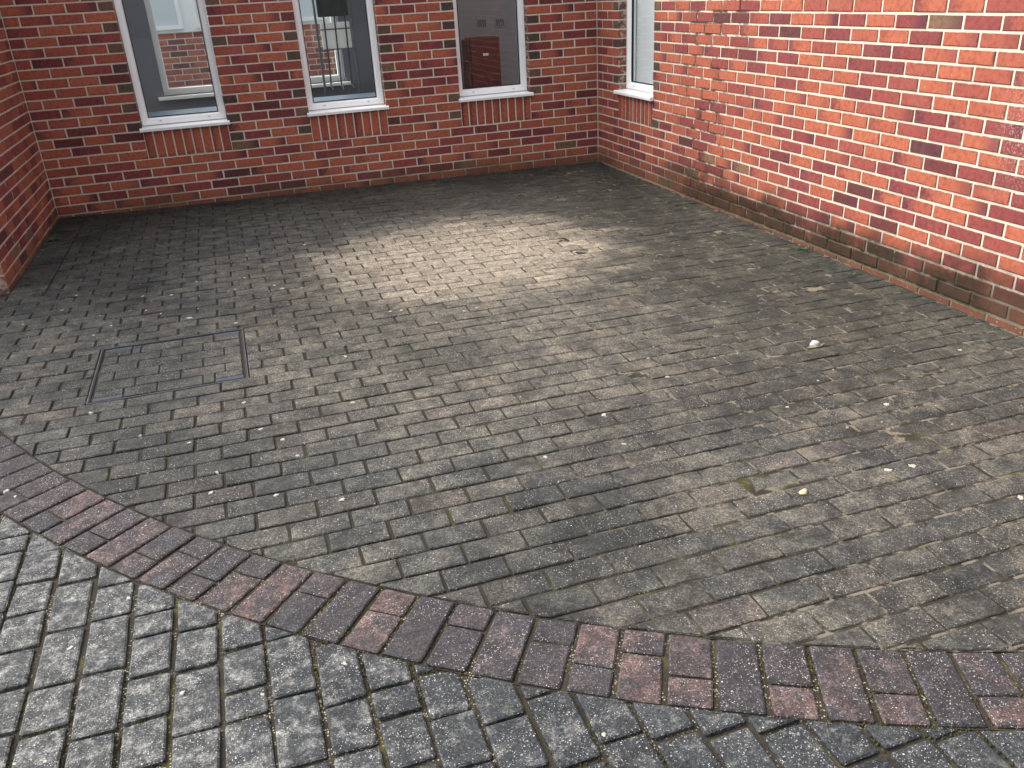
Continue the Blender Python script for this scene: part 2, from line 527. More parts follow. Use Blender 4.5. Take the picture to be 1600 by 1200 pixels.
def brick_geo(L, H, rnd, ch=0.0035):
    """one brick: local x along the wall (0..L), z up (0..H), face at y=0 looking to -y"""
    jj = lambda s: rnd.uniform(-s, s)
    v, f, uv = [], [], []
    back = [(0, DEPTH, 0), (L, DEPTH, 0), (L, DEPTH, H), (0, DEPTH, H)]
    outer = [(x + jj(0.0012), ch, z + jj(0.0012)) for x, z in ((0, 0), (L, 0), (L, H), (0, H))]
    inner = [(x + jj(0.0008), jj(0.0006), z + jj(0.0008)) for x, z in ((ch, ch), (L - ch, ch), (L - ch, H - ch), (ch, H - ch))]
    v = back + outer + inner
    f = [(8, 9, 10, 11)]
    for i in range(4):
        k = (i + 1) % 4
        f.append((4 + i, 4 + k, 8 + k, 8 + i))
        f.append((i, k, 4 + k, 4 + i))
    for q in f:
        for i in q:
            uv.append((v[i][0] / L, v[i][2] / H))
    return v, f, uv


BRICK_CACHE = {}


def brick_mesh(L, H):
    key = (round(L, 3), round(H, 3))
    if key not in BRICK_CACHE:
        rnd = random.Random(hash(key) & 0xffff)
        BRICK_CACHE[key] = []
        for k in range(8 if L > 0.2 else 3):
            v, f, uv = brick_geo(L, H, rnd)
            BRICK_CACHE[key].append(mesh('brick', v, f, BRICK_O, uv))
    return random.choice(BRICK_CACHE[key])


def pick_tone(dark=0.0):
    r = random.random()
    if r < dark:
        return random.uniform(0.90, 0.97)
    r = random.random()
    if r < 0.57:
        return random.uniform(0.0, 0.48)
    if r < 0.93:
        return random.uniform(0.48, 0.74)
    if r < 0.982:
        return random.uniform(0.76, 0.88)
    return random.uniform(0.97, 1.0)


def courses(s0, s1, k0, k1, phase, openings, hard_ends=(False, False)):
    """bricks (x0, x1, z0, z1, tone) of a stretcher-bond wall; phase 0: joints of odd courses shifted by half a brick"""
    out = []
    for k in range(k0, k1):
        z0, z1 = k * BH, (k + 1) * BH
        off = 0.0 if (k + phase) % 2 == 0 else BW / 2
        n0 = math.floor((s0 - off) / BW) - 1
        s = off + n0 * BW
        cuts = [(a, b) for a, b, c, d in openings if c < z1 - 0.01 and d > z0 + 0.01]
        while s < s1:
            segs = [(max(s, s0), min(s + BW, s1))]
            for a, b in cuts:
                nxt = []
                for p, q in segs:
                    if q <= a + 1e-6 or p >= b - 1e-6:
                        nxt.append((p, q))
                    else:
                        if p < a - 1e-6:
                            nxt.append((p, a))
                        if q > b + 1e-6:
                            nxt.append((b, q))
                segs = nxt
            for p, q in segs:
                if q - p < 0.03:
                    continue
                edge = any(abs(q - a) < 1e-4 or abs(p - b) < 1e-4 for a, b in cuts)
                x0 = p + (0 if any(abs(p - b) < 1e-4 for a, b in cuts) or (hard_ends[0] and abs(p - s0) < 1e-6) else J / 2)
                x1 = q - (0 if any(abs(q - a) < 1e-4 for a, b in cuts) or (hard_ends[1] and abs(q - s1) < 1e-6) else J / 2)
                out.append((x0, x1, z0 + J / 2, z1 - J / 2, pick_tone(0.55 if edge and q - p < 0.15 else 0.0)))
            s += BW
    return out


def lay(wall, bricks, rot=0.0, base=(0, 0), limit=300):
    """bricks as parts of the wall; beyond the limit (smallest in view) they are joined into one part of kind stuff"""
    Mw = Matrix.Translation(wall.location) @ Matrix.Rotation(wall.rotation_euler.z, 4, 'Z')
    Ml = Matrix.Translation((base[0], base[1], 0)) @ Matrix.Rotation(rot, 4, 'Z')
    scored = []
    for b in bricks:
        x0, x1, z0, z1, t = b
        P = [Mw @ Ml @ Vector(p) for p in ((x0, 0, z0), (x1, 0, z0), (x1, 0, z1), (x0, 0, z1))]
        scored.append((seen_area(P), b))
    scored.sort(key=lambda a: -a[0])
    V, Fc, UV, T, FL = [], [], [], [], []
    count = 0
    for area, (x0, x1, z0, z1, t) in scored:
        dy = random.uniform(-0.0015, 0.0015)
        flash = random.choice((0.5, random.random(), random.random(), random.random()))
        if area > 0 and count < limit:
            me = brick_mesh(round(x1 - x0, 4), round(z1 - z0, 4))
            p = Ml @ Vector((x0, dy, z0))
            obj('brick', me, wall, p, (random.gauss(0, 0.004), random.gauss(0, 0.003), rot + random.gauss(0, 0.003)), tone=t, flash=flash)
            count += 1
        else:
            v, f, uv = brick_geo(x1 - x0, z1 - z0, random)
            o = len(V)
            V += [tuple(Ml @ Vector((a + x0, b + dy, c + z0))) for a, b, c in v]
            Fc += [tuple(o + i for i in q) for q in f]
            UV += uv
            T += [t] * len(f)
            FL += [flash] * len(f)
    if V:
        obj('bricks', mesh('bricks', V, Fc, BRICK_G, UV, {'tone': T, 'flash': FL}), wall, kind='stuff')
    return count


def grid_solid(xs, ys, zs, solid):
    """closed shell round the solid cells of a grid"""
    idx, V, Fc = {}, [], []

    def vid(i, j, k):
        if (i, j, k) not in idx:
            idx[(i, j, k)] = len(V)
            V.append((xs[i], ys[j], zs[k]))
        return idx[(i, j, k)]
    nx, ny, nz = len(xs) - 1, len(ys) - 1, len(zs) - 1
    S_ = lambda i, j, k: 0 <= i < nx and 0 <= j < ny and 0 <= k < nz and solid(i, j, k)
    for i in range(nx):
        for j in range(ny):
            for k in range(nz):
                if not S_(i, j, k):
                    continue
                c = lambda a, b, d: vid(i + a, j + b, k + d)
                if not S_(i - 1, j, k): Fc.append((c(0, 0, 0), c(0, 0, 1), c(0, 1, 1), c(0, 1, 0)))
                if not S_(i + 1, j, k): Fc.append((c(1, 0, 0), c(1, 1, 0), c(1, 1, 1), c(1, 0, 1)))
                if not S_(i, j - 1, k): Fc.append((c(0, 0, 0), c(1, 0, 0), c(1, 0, 1), c(0, 0, 1)))
                if not S_(i, j + 1, k): Fc.append((c(0, 1, 0), c(0, 1, 1), c(1, 1, 1), c(1, 1, 0)))
                if not S_(i, j, k - 1): Fc.append((c(0, 0, 0), c(0, 1, 0), c(1, 1, 0), c(1, 0, 0)))
                if not S_(i, j, k + 1): Fc.append((c(0, 0, 1), c(1, 0, 1), c(1, 1, 1), c(0, 1, 1)))
    return V, Fc


def backing(wall, s0, s1, z0, z1, openings, mat=MORTAR, name='mortar', y0=REC, y1=0.30):
    m_ = 0.004
    ops = [(a - m_, b + m_, c - m_, d + m_) for a, b, c, d in openings]
    xs = sorted({s0, s1, *[v for o in ops for v in o[:2]]})
    zs = sorted({z0, z1, *[v for o in ops for v in o[2:]]})

    def solid(i, j, k):
        x, z = (xs[i] + xs[i + 1]) / 2, (zs[k] + zs[k + 1]) / 2
        return not any(a < x < b and c < z < d for a, b, c, d in ops)
    V, Fc = grid_solid(xs, [y0, y1], zs, solid)
    return obj(name, mesh(name, V, Fc, mat), wall)


WALL_TOP = 40          # courses, 3.0 m
WID = 21.5 * BW
WIN_Z0, WIN_Z1 = 0.675, 2.10
SOLD_Z0 = 0.45
KLOW = -3


def soldiers(a, b):
    n = 9
    w = (b - a) / n
    return [(a + i * w + J / 2, a + (i + 1) * w - J / 2, SOLD_Z0 + J / 2, WIN_Z0 - 0.006, pick_tone() * 0.72) for i in range(n)]


def add_window(wall, a, b, D=0.08):
    """white upvc window fixed in an opening a..b of a wall (local coordinates)"""
    z0, z1, e = WIN_Z0 + 0.033, WIN_Z1 - 0.002, 0.004
    fw, fd = 0.056, 0.062
    f = MB()
    X0, X1 = a + e, b - e
    # outer frame as a mitred ring with a stepped section
    prof = [(0.0, D), (0.0, D + fd), (fw, D + fd), (fw, D + 0.026), (fw - 0.012, D + 0.006), (0.012, D - 0.0)]
    ring = []
    for off, y in prof:
        ring.append([(X0 + off, y, z0 + off), (X1 - off, y, z0 + off), (X1 - off, y, z1 - off), (X0 + off, y, z1 - off)])
    base = len(f.v)
    for r in ring:
        f.v += r
    n = len(prof)
    for i in range(n):
        k = (i + 1) % n
        for c in range(4):
            d = (c + 1) % 4
            f.f.append((base + i * 4 + c, base + i * 4 + d, base + k * 4 + d, base + k * 4 + c))
    win = f.build('window', PVC, wall)
    g = MB()
    gx0, gx1, gz0, gz1, w = X0 + fw, X1 - fw, z0 + fw, z1 - fw, 0.006
    for q in ((gx0, gx1, gz0, gz0 + w), (gx0, gx1, gz1 - w, gz1), (gx0, gx0 + w, gz0 + w, gz1 - w), (gx1 - w, gx1, gz0 + w, gz1 - w)):
        g.box(q[0], q[1], D + 0.021, D + 0.040, q[2], q[3])
    g.build('gasket', GASKET, win)
    obj('pane', mesh('pane', [(gx0, D + 0.031, gz0), (gx1, D + 0.031, gz0), (gx1, D + 0.031, gz1), (gx0, D + 0.031, gz1)], [(0, 1, 2, 3)], GLASS), win)
    s = MB()
    zt = WIN_Z0 + 0.033
    s.prism([(D + 0.05, zt - 0.003), (D + 0.05, zt - 0.03), (-0.020, zt - 0.030), (-0.020, zt - 0.038), (-0.034, zt - 0.038), (-0.036, zt - 0.018), (-0.030, zt - 0.012)], a - 0.012, b + 0.012)
    # side wings only outside the wall face: the sill runs past the opening in front of the bricks
    sill = s.build('sill', PVC, win)
    for xx in (a - 0.016, b + 0.012):
        c = MB().prism([(-0.004, zt - 0.010), (-0.004, zt - 0.041), (-0.037, zt - 0.041), (-0.039, zt - 0.017), (-0.032, zt - 0.010)], xx, xx + 0.004)
        c.build('end_cap', PVC, win)
    for t in (0.22, 0.80):
        cx = X0 + (X1 - X0) * t
        c = MB()
        c.v += [(cx + 0.011 * math.cos(i * math.pi / 5) , D - 0.0012, z0 + 0.028 + 0.006 * math.sin(i * math.pi / 5)) for i in range(10)]
        c.v += [(x, D + 0.01, z) for x, _, z in c.v[:10]]
        c.f += [tuple(range(10))] + [(i, (i + 1) % 10, 10 + (i + 1) % 10, 10 + i) for i in range(10)]
        c.build('drain_cap', CAP, win)
    return win


# ---- back wall
WINS = [(-4.05, -3.375), (-2.70, -2.025), (-1.35, -0.675)]
back = thing('brick_wall', 'long back wall of mottled red brick with three white-framed windows', 'brick wall')
ops = [(a, b, SOLD_Z0, WIN_Z1) for a, b in WINS]
bl = courses(-WID, 0.0, KLOW, WALL_TOP, 0, ops)
for a, b in WINS:
    bl += soldiers(a, b)
# ---- 300 bricks of the back wall as parts
lay(back, bl)
backing(back, -WID - 0.29, 0.29, -0.30, WALL_TOP * BH - 0.004, [(a, b, WIN_Z0, WIN_Z1) for a, b in WINS])
for a, b in WINS:
    add_window(back, a, b)

# ---- right wall (local x runs from the corner towards the camera)
right = thing('brick_wall', 'bright orange-red brick wall with algae along its foot and one narrow window', 'brick wall', (0, 0, 0), -math.pi / 2)
RW = (0.45, 1.125)
RLEN = 9.0
bl = courses(0.0, RLEN, 0, WALL_TOP, 1, [(RW[0], RW[1], SOLD_Z0, WIN_Z1)])
bl += soldiers(*RW)
lay(right, bl)
# base courses stand slightly proud of the wall above
fb = courses(0.11, RLEN, -3, 0, 1, [])
Vv = [(x0, x1, z0, z1, random.uniform(0.2, 0.7)) for x0, x1, z0, z1, t in fb]
foot = thing('wall_footing', 'low projecting course of dark red brick along the foot of the right wall', 'footing', (-0.007, 0, 0), -math.pi / 2)
lay(foot, Vv)
backing(foot, 0.10, RLEN, -0.30, -0.001, [], y1=0.0175)
backing(right, 0.30, RLEN, -0.302, WALL_TOP * BH - 0.001, [(RW[0], RW[1], WIN_Z0, WIN_Z1)])
MB().box(0.005, 0.2995, REC, 0.295, -0.302, WALL_TOP * BH - 0.001).build('mortar', MORTAR, right)
add_window(right, *RW)

# ---- left wall: faces right, ends in a corner 9 bricks from the back wall
left = thing('brick_wall', 'short shaded brick wall at the edge of the bay that ends in an outside corner', 'brick wall', (-WID, 0, 0), math.pi / 2)
LL = 9 * BW
lay(left, courses(-LL, 0.0, KLOW, WALL_TOP, 1, [], (True, False)), limit=230)
ret = courses(DEPTH + 0.004, 2.6, KLOW, WALL_TOP, 0, [])
lay(left, [(-x1, -x0, z0, z1, t) for x0, x1, z0, z1, t in ret], -math.pi / 2, (-LL, 0.0), limit=60)
xsol = [(-LL + REC, 0.29)]
MB().box(-LL + REC, -0.006, REC, 2.6, -0.30, WALL_TOP * BH - 0.007).build('mortar', MORTAR, left)

# ------------------------------------------------------------------ ground and paving
def inset(poly, d):
    """shrink a convex counter-clockwise polygon by d"""
    n = len(poly)
    out = []
    for i in range(n):
        a, b, c = (Vector(poly[j % n]) for j in (i - 1, i, i + 1))
        e0, e1 = (b - a), (c - b)
        if e0.length < 1e-6 or e1.length < 1e-6:
            out.append(tuple(b))
            continue
        n0, n1 = Vector((-e0.y, e0.x)).normalized(), Vector((-e1.y, e1.x)).normalized()
        bis = n0 + n1
        if bis.length < 1e-3:
            out.append(tuple(b + n0 * d))
            continue
        bis.normalize()
        out.append(tuple(b + bis * min(d / max(0.35, bis.dot(n0)), d * 2.2)))
    return out


def clip(poly, p, nrm):
    """keep the side of the line through p that nrm points to"""
    out = []
    n = len(poly)
    for i in range(n):
        a, b = Vector(poly[i]), Vector(poly[(i + 1) % n])
        da, db = (a - p).dot(nrm), (b - p).dot(nrm)
        if da >= 0:
            out.append(tuple(a))
        if da * db < 0:
            out.append(tuple(a + (b - a) * (da / (da - db))))
    return out


def area2(poly):
    return sum(poly[i - 1][0] * poly[i][1] - poly[i][0] * poly[i - 1][1] for i in range(len(poly))) / 2


def soften(poly, r):
    """nip the corners off, as wear does"""
    n = len(poly)
    out = []
    for i in range(n):
        a, b, c = (Vector(poly[j % n]) for j in (i - 1, i, i + 1))
        for q in (a, c):
            dd = (q - b)
            L = dd.length
            rr = min(r * random.uniform(0.5, 1.4), L * 0.3)
            out.append(tuple(b + dd / max(L, 1e-6) * rr))
    return out


def paver_geo(poly, lift, tilt, r=0.005, ch=0.005, drop=0.004, depth=0.035):
    p = soften(poly, r)
    cx, cy = sum(q[0] for q in p) / len(p), sum(q[1] for q in p) / len(p)
    inn = inset(p, ch)
    zt = lambda x, y, o: gz(x, y) + lift + o + (x - cx) * tilt[0] + (y - cy) * tilt[1]
    n = len(p)
    jz = lambda: random.uniform(-0.0008, 0.0008)
    V = [(x, y, zt(x, y, -depth)) for x, y in p] + [(x, y, zt(x, y, -drop) + jz()) for x, y in p] + [(x, y, zt(x, y, 0)) for x, y in inn]
    Fc = [tuple(range(2 * n, 3 * n))]
    for i in range(n):
        k = (i + 1) % n
        Fc += [(i, k, n + k, n + i), (n + i, n + k, 2 * n + k, 2 * n + i)]
    return V, Fc, (cx, cy)


C0 = Vector((0.12, -1.58))
R1, R2 = 5.262, 5.512
MX0, MX1, MY0, MY1 = -4.192, -3.502, -3.955, -3.282

pav_upper, pav_band, pav_lower = [], [], []


def radial_clip(poly, R, inside, gap):
    cx, cy = sum(p[0] for p in poly) / len(poly), sum(p[1] for p in poly) / len(poly)
    d = Vector((cx, cy)) - C0
    if d.length < 1:
        return poly if inside else []
    d.normalize()
    return clip(poly, C0 + d * (R - gap if inside else R + gap), -d if inside else d)


def add_upper(poly):
    # keep clear of the recessed cover
    parts = [poly]
    xs, ys = [p[0] for p in poly], [p[1] for p in poly]
    g = 0.007
    if max(xs) > MX0 - g and min(xs) < MX1 + g and max(ys) > MY0 - g and min(ys) < MY1 + g:
        parts = []
        rest = poly
        for p, nv in ((Vector((0, MY0 - g)), Vector((0, -1))), (Vector((0, MY1 + g)), Vector((0, 1))), (Vector((MX0 - g, 0)), Vector((-1, 0))), (Vector((MX1 + g, 0)), Vector((1, 0)))):
            q = clip(rest, p, nv)
            if len(q) > 2:
                parts.append(q)
            rest = clip(rest, p, -nv)
            if len(rest) < 3:
                break
    for q in parts:
        q = radial_clip(q, R1, True, 0.004)
        if len(q) > 2 and area2(q) > 0.0003:
            pav_upper.append(q)


ROW, LEN = 0.1035, 0.2015
EDGE_R, EDGE_L = -0.215, -WID + 0.215
y = MY0 - 0.001
rows = []
k = 0
yy = MY0
while yy > -7.2:                      # rows in front of the cover
    rows.append((yy - ROW, yy, k))
    yy -= ROW * (1.0 if k < 3 else 1.03)
    k += 1
yy, k = MY0, -1
while yy < 0.0:
    rows.append((yy, min(yy + ROW, -0.004), k))
    yy += ROW
    k -= 1
for y0, y1, k in rows:
    if y1 - y0 < 0.03:
        continue
    xl = EDGE_L if y0 > -2.15 else -7.0
    x = -3.628 + (0.5 * LEN if k % 2 else 0.0) + random.uniform(-0.006, 0.006)
    while x > xl:
        x -= LEN
    while x < EDGE_R:
        g = random.uniform(0.0030, 0.0052) + (0.0014 if x < -2.7 else 0.0)
        a, b = max(x, xl) + g, min(x + LEN, EDGE_R) - g
        if b - a > 0.03:
            w = lambda: random.uniform(-0.0022, 0.0022)
            c0, c1 = y0 + 0.0034, y1 - 0.0034
            add_upper([(a + w(), c0 + w()), (b + w(), c0 + w()), (b + w(), c1 + w()), (a + w(), c1 + w())])
        x += LEN
# header courses laid against the side walls
for ex0, ex1, ylo in ((EDGE_R, -0.018, -7.0), (-WID + 0.004, EDGE_L, -2.12)):
    yy = -0.004
    while yy > ylo:
        h = 0.1 + random.uniform(-0.001, 0.001)
        add_upper([(ex0 + 0.004, yy - h + 0.004), (ex1 - 0.004, yy - h + 0.004), (ex1 - 0.004, yy - 0.004), (ex0 + 0.004, yy - 0.004)])
        yy -= h + 0.003

# red band: radial pavers, one long and one short in each ray, alternating
STEP = 0.02262
a0 = -2.54657 - STEP * 30
i = 0
while a0 + i * STEP < -1.35:
    t0, t1 = a0 + i * STEP, a0 + (i + 1) * STEP
    tm = (t0 + t1) / 2
    er, et = Vector((math.cos(tm), math.sin(tm))), Vector((-math.sin(tm), math.cos(tm)))
    split = R1 + (0.094 if i % 2 else 0.154) + random.uniform(-0.006, 0.006)
    whole = (i * 7 + 3) % 11 in (0, 3, 6, 8)                 # some rays are one long block
    for ra, rb in (((R1 + 0.003, R2 - 0.003),) if whole else ((R1 + 0.003, split - 0.0035), (split + 0.0035, R2 - 0.003))):
        hw = STEP * R1 / 2 - random.uniform(0.0045, 0.0065)
        j = lambda: random.uniform(-0.002, 0.002)
        q = [C0 + er * (ra + j()) - et * (hw + j()), C0 + er * (rb + j()) - et * (hw + j()), C0 + er * (rb + j()) + et * (hw + j()), C0 + er * (ra + j()) + et * (hw + j())]
        pav_band.append([tuple(p) for p in q])
    i += 1

# outer zone: rows of mixed lengths running away from the viewer
XP = 0.1185
xx = -3.660 - XP * 22
while xx < 0.2:
    yy = -9.0 + random.uniform(0, 0.2)
    while yy < -2.0:
        L = random.choice((0.1, 0.158, 0.158, 0.158, 0.225, 0.225))
        g = random.uniform(0.005, 0.008)
        j = lambda: random.uniform(-0.003, 0.003)
        q = [(xx + g + j(), yy + g + j()), (xx + XP - g + j(), yy + g + j()), (xx + XP - g + j(), yy + L - g + j()), (xx + g + j(), yy + L - g + j())]
        q = radial_clip(q, R2, False, 0.005)
        if len(q) > 2 and area2(q) > 0.0004 and (Vector(q[0]) - Vector((-3, -5.7))).length < 4.5:
            pav_lower.append(q)
        yy += L
    xx += XP


def ring(name, r0, r1, nr, na, z, mat, t0=0.0, t1=2 * math.pi, **props):
    V, Fc = [], []
    for i_ in range(nr + 1):
        r = r0 + (r1 - r0) * i_ / nr
        for j_ in range(na + 1):
            t = t0 + (t1 - t0) * j_ / na
            x_, y_ = C0.x + r * math.cos(t), C0.y + r * math.sin(t)
            V.append((x_, y_, gz(x_, y_) + z + random.uniform(-0.0015, 0.0015)))
    for i_ in range(nr):
        for j_ in range(na):
            a_ = i_ * (na + 1) + j_
            Fc.append((a_, a_ + na + 1, a_ + na + 2, a_ + 1))
    return obj(name, mesh(name, V, Fc, mat, smooth=True), **props)


def bay_bed():
    V, Fc, nx, ny = [], [], 120, 150
    keep = {}
    for i_ in range(nx + 1):
        for j_ in range(ny + 1):
            x_, y_ = -7.0 + 7.004 * i_ / nx, -7.0 + 7.004 * j_ / ny
            d = Vector((x_, y_)) - C0
            if d.length > R1 + 0.001:                 # pull outer grid points onto the arc
                q = C0 + d.normalized() * (R1 + 0.001)
                x_, y_ = q.x, q.y
            fill = -0.0075 + 0.0045 * max(0.0, min(1.0, (x_ + 3.2) / 2.0))
            V.append((x_, y_, gz(x_, y_) + fill + random.uniform(-0.0012, 0.0012)))
            keep[(i_, j_)] = d.length
    for i_ in range(nx):
        for j_ in range(ny):
            if min(keep[(i_ + a_, j_ + b_)] for a_ in (0, 1) for b_ in (0, 1)) > R1 + 0.02:
                continue
            a_ = i_ * (ny + 1) + j_
            Fc.append((a_, a_ + ny + 1, a_ + ny + 2, a_ + 1))
    return obj('block_paving', mesh('block_paving', V, Fc, BED['upper'], smooth=True), kind='structure')


bay = bay_bed()
bandbed = ring('paving_border', R1 + 0.001, R2 + 0.001, 3, 260, -0.0085, BED['lower'], math.radians(178), math.radians(290), kind='structure')
lowbed = ring('pavement', R2 + 0.001, 9.5, 40, 260, -0.011, BED['lower'], math.radians(178), math.radians(290), kind='structure')


def lay_pavers(parent, polys, zone, limit, lift_amp, tilt_amp):
    sc = sorted(polys, key=lambda p: -seen_area([(x_, y_, gz(x_, y_)) for x_, y_ in p]))
    V, Fc, T = [], [], []
    n = 0
    for p in sc:
        t = random.random()
        lift = random.uniform(-lift_amp, lift_amp)
        if random.random() < 0.05:
            lift += random.choice((-1, 1)) * lift_amp
        v, f, c = paver_geo(p, lift, (random.gauss(0, tilt_amp), random.gauss(0, tilt_amp)), 0.003 if zone == 'upper' else 0.005, 0.0035 if zone == 'upper' else 0.0045, 0.003 if zone == 'upper' else 0.0035)
        if n < limit and seen_area([(x_, y_, gz(x_, y_)) for x_, y_ in p]) > 0:
            z_ = gz(*c)
            me = mesh('paver', [(a - c[0], b - c[1], d - z_) for a, b, d in v], f, PAV[(zone, True)])
            obj('paver', me, parent, (c[0], c[1], z_), tone=t)
            n += 1
        else:
            o_ = len(V)
            V += v
            Fc += [tuple(o_ + i_ for i_ in q) for q in f]
            T += [t] * len(f)
    if V:
        obj('pavers', mesh('pavers', V, Fc, PAV[(zone, False)], None, {'tone': T}), parent, kind='stuff')


lay_pavers(bay, pav_upper, 'upper', 300, 0.0022, 0.009)
lay_pavers(bandbed, pav_band, 'band', 300, 0.0016, 0.008)
lay_pavers(lowbed, pav_lower, 'lower', 300, 0.0020, 0.009)

# wide ground round the paving
MB().box(-60, 60, -60, 60, -0.6, -0.20).build('ground', plain('asphalt', (0.06, 0.06, 0.06), 0.9, 0.2, 0.3, 40), kind='structure')

# ------------------------------------------------------------------ recessed inspection cover
cover = thing('manhole_cover', 'square recessed manhole cover paved with the same blocks, thin steel rim', 'manhole cover', ((MX0 + MX1) / 2, (MY0 + MY1) / 2, gz((MX0 + MX1) / 2, (MY0 + MY1) / 2)))
cover.rotation_euler = (0.008, 0.012, 0)
hx, hy = (MX1 - MX0) / 2, (MY1 - MY0) / 2


def rim(o, w, z0, z1):
    m_ = MB()
    m_.box(-o, o, -hy - (o - hx), -hy - (o - hx) + w, z0, z1)
    m_.box(-o, o, hy + (o - hx) - w, hy + (o - hx), z0, z1)
    m_.box(-o, -o + w, -hy - (o - hx) + w, hy + (o - hx) - w, z0, z1)
    m_.box(o - w, o, -hy - (o - hx) + w, hy + (o - hx) - w, z0, z1)
    return m_


rim(hx, 0.0032, -0.05, 0.001).build('outer_frame', STEEL, cover)
rim(hx - 0.0062, 0.003, -0.05, -0.001).build('tray_edge', DULLSTEEL, cover)
MB().box(-hx + 0.004, hx - 0.004, -hy + 0.004, hy - 0.004, -0.06, -0.008).build('tray_fill', BED['upper'], cover)
cx0 = hx - 0.020
for sx in (-1, 1):
    for sy in (-1, 1):
        MB().box(min(sx * cx0, sx * (cx0 - 0.125)), max(sx * cx0, sx * (cx0 - 0.125)), min(sy * (hy - 0.020), sy * (hy - 0.056)), max(sy * (hy - 0.020), sy * (hy - 0.056)), -0.03, -0.0015).build('lifting_plate', DULLSTEEL, cover, bevel=0.0015)
nrow = 6
ih = (2 * (hy - 0.022)) / nrow
for r in range(nrow):
    y0 = -hy + 0.022 + r * ih
    x = -hx + 0.020 - (0.03 if r % 2 else 0.13)
    end = hx - 0.020
    while x < end:
        a, b = max(x, -hx + 0.020), min(x + 0.2, end)
        x += 0.2
        for sx0, sx1 in ((a, b),):
            if r in (0, nrow - 1):                      # leave room for the corner plates
                sx0, sx1 = max(sx0, -cx0 + 0.128), min(sx1, cx0 - 0.128)
            if sx1 - sx0 < 0.03:
                continue
            wx, wy = cover.location.x, cover.location.y
            q = [(sx0 + 0.003, y0 + 0.003), (sx1 - 0.003, y0 + 0.003), (sx1 - 0.003, y0 + ih - 0.003), (sx0 + 0.003, y0 + ih - 0.003)]
            v, f, c = paver_geo(q, random.uniform(-0.002, 0.0), (random.gauss(0, .004), random.gauss(0, .004)), 0.003, 0.003, 0.002, 0.03)
            v = [(p[0], p[1], p[2] - gz(p[0], p[1])) for p in v]
            obj('paver', mesh('paver', v, f, PAV[('upper', True)]), cover, tone=random.choice((0.1, 0.2, 0.98, 0.3)))
    # the strips beside the plates
    if r in (0, nrow - 1):
        for sx in (-1, 1):
            ya, yb = (y0 + 0.038, y0 + ih - 0.003) if r == 0 else (y0 + 0.003, y0 + ih - 0.038)
            xa, xb = sorted((sx * (cx0 - 0.003), sx * (cx0 - 0.122)))
            v, f, c = paver_geo([(xa, ya), (xb, ya), (xb, yb), (xa, yb)], 0.0, (0, 0), 0.003, 0.003, 0.002, 0.03)
            v = [(p[0], p[1], p[2] - gz(p[0], p[1])) for p in v]
            obj('paver', mesh('paver', v, f, PAV[('upper', True)]), cover, tone=0.25)

# ------------------------------------------------------------------ rooms behind the windows
PLASTER = plain('grey_plaster', (0.27, 0.28, 0.30), 0.8, 0.2, 0.04, 5)
GREYWALL = plain('cool_grey_paint', (0.17, 0.18, 0.215), 0.8, 0.2, 0.05, 5)
CARPET = plain('carpet', (0.12, 0.14, 0.16), 0.95, 0.1, 0.2, 80)
BENCH = plain('blue_grey_laminate', (0.16, 0.23, 0.29), 0.35, 0.5, 0.04, 8)
WHITE = plain('white_paint', (0.90, 0.91, 0.89), 0.6, 0.3, 0.03, 8)
CREAM = plain('cream_blind', (0.84, 0.82, 0.72), 0.7, 0.2, 0.06, 4)
BLIND = plain('pale_blind', (0.62, 0.66, 0.67), 0.7, 0.2, 0.05, 4)
RED = plain('dark_red_paint', (0.11, 0.012, 0.015), 0.45, 0.5, 0.1, 20)
DARK = plain('dark_grey_plastic', (0.035, 0.038, 0.042), 0.5, 0.4, 0.2, 20)
MB().box(-6.2, 3.4, 0.301, 2.0, 0.10, 0.15).build('room_floor', CARPET, kind='structure')
MB().box(0.301, 3.4, -6.0, 0.300, 0.10, 0.149).build('room_floor', CARPET, kind='structure')
V, Fc = grid_solid([-6.2, -4.6, -2.0, -1.45, 0.2, 3.4], [0.302, 0.55, 1.35, 2.0], [2.62, 2.70], lambda i, j, k: not (i in (1, 3) and j == 1))
obj('ceiling', mesh('ceiling', V, Fc, PLASTER), kind='structure')          # two unseen openings, added to brighten the rooms with sky light
# far wall of the corridor with one wide window
FO = (-3.915, -2.15, 0.80, 2.20)
V, Fc = grid_solid(sorted({-6.2, FO[0], FO[1], -1.72}), [1.5, 1.75], [0.12, FO[2], FO[3], 2.66], lambda i, j, k: not (i == 1 and k == 1))
obj('room_wall', mesh('room_wall', V, Fc, GREYWALL), kind='structure')
MB().box(-1.72, -1.60, 0.303, 1.9, 0.12, 2.66).build('room_wall', PLASTER, kind='structure')
MB().box(-1.60, 3.4, 1.78, 1.95, 0.12, 2.66).build('room_wall', PLASTER, kind='structure')
MB().box(1.20, 1.30, -6.0, 0.299, 0.12, 2.66).build('room_wall', PLASTER, kind='structure')

fwin = thing('inner_window', 'wide white-framed window seen through the two left windows of the back wall', 'window', (FO[0], 1.5, FO[2]))
w_, h_ = FO[1] - FO[0], FO[3] - FO[2]
fr = MB()
for q in ((0, w_, 0, 0.06), (0, w_, h_ - 0.06, h_), (0, 0.055, 0.06, h_ - 0.06), (w_ - 0.055, w_, 0.06, h_ - 0.06), (0.86, 0.90, 0.06, h_ - 0.06)):
    fr.box(q[0], q[1], 0.10, 0.16, q[2], q[3])
fr.build('frame', WHITE, fwin, bevel=0.004)
MB().box(0.05, w_ - 0.05, 0.128, 0.132, 0.05, h_ - 0.05).build('pane', GLASS, fwin)
MB().box(-0.05, w_ + 0.05, -0.06, 0.099, -0.03, 0.0).build('sill', WHITE, fwin, bevel=0.004)
bench = thing('worktop', 'long blue-grey worktop just inside the two left windows', 'worktop', (-3.1, 0.62, 0.15))
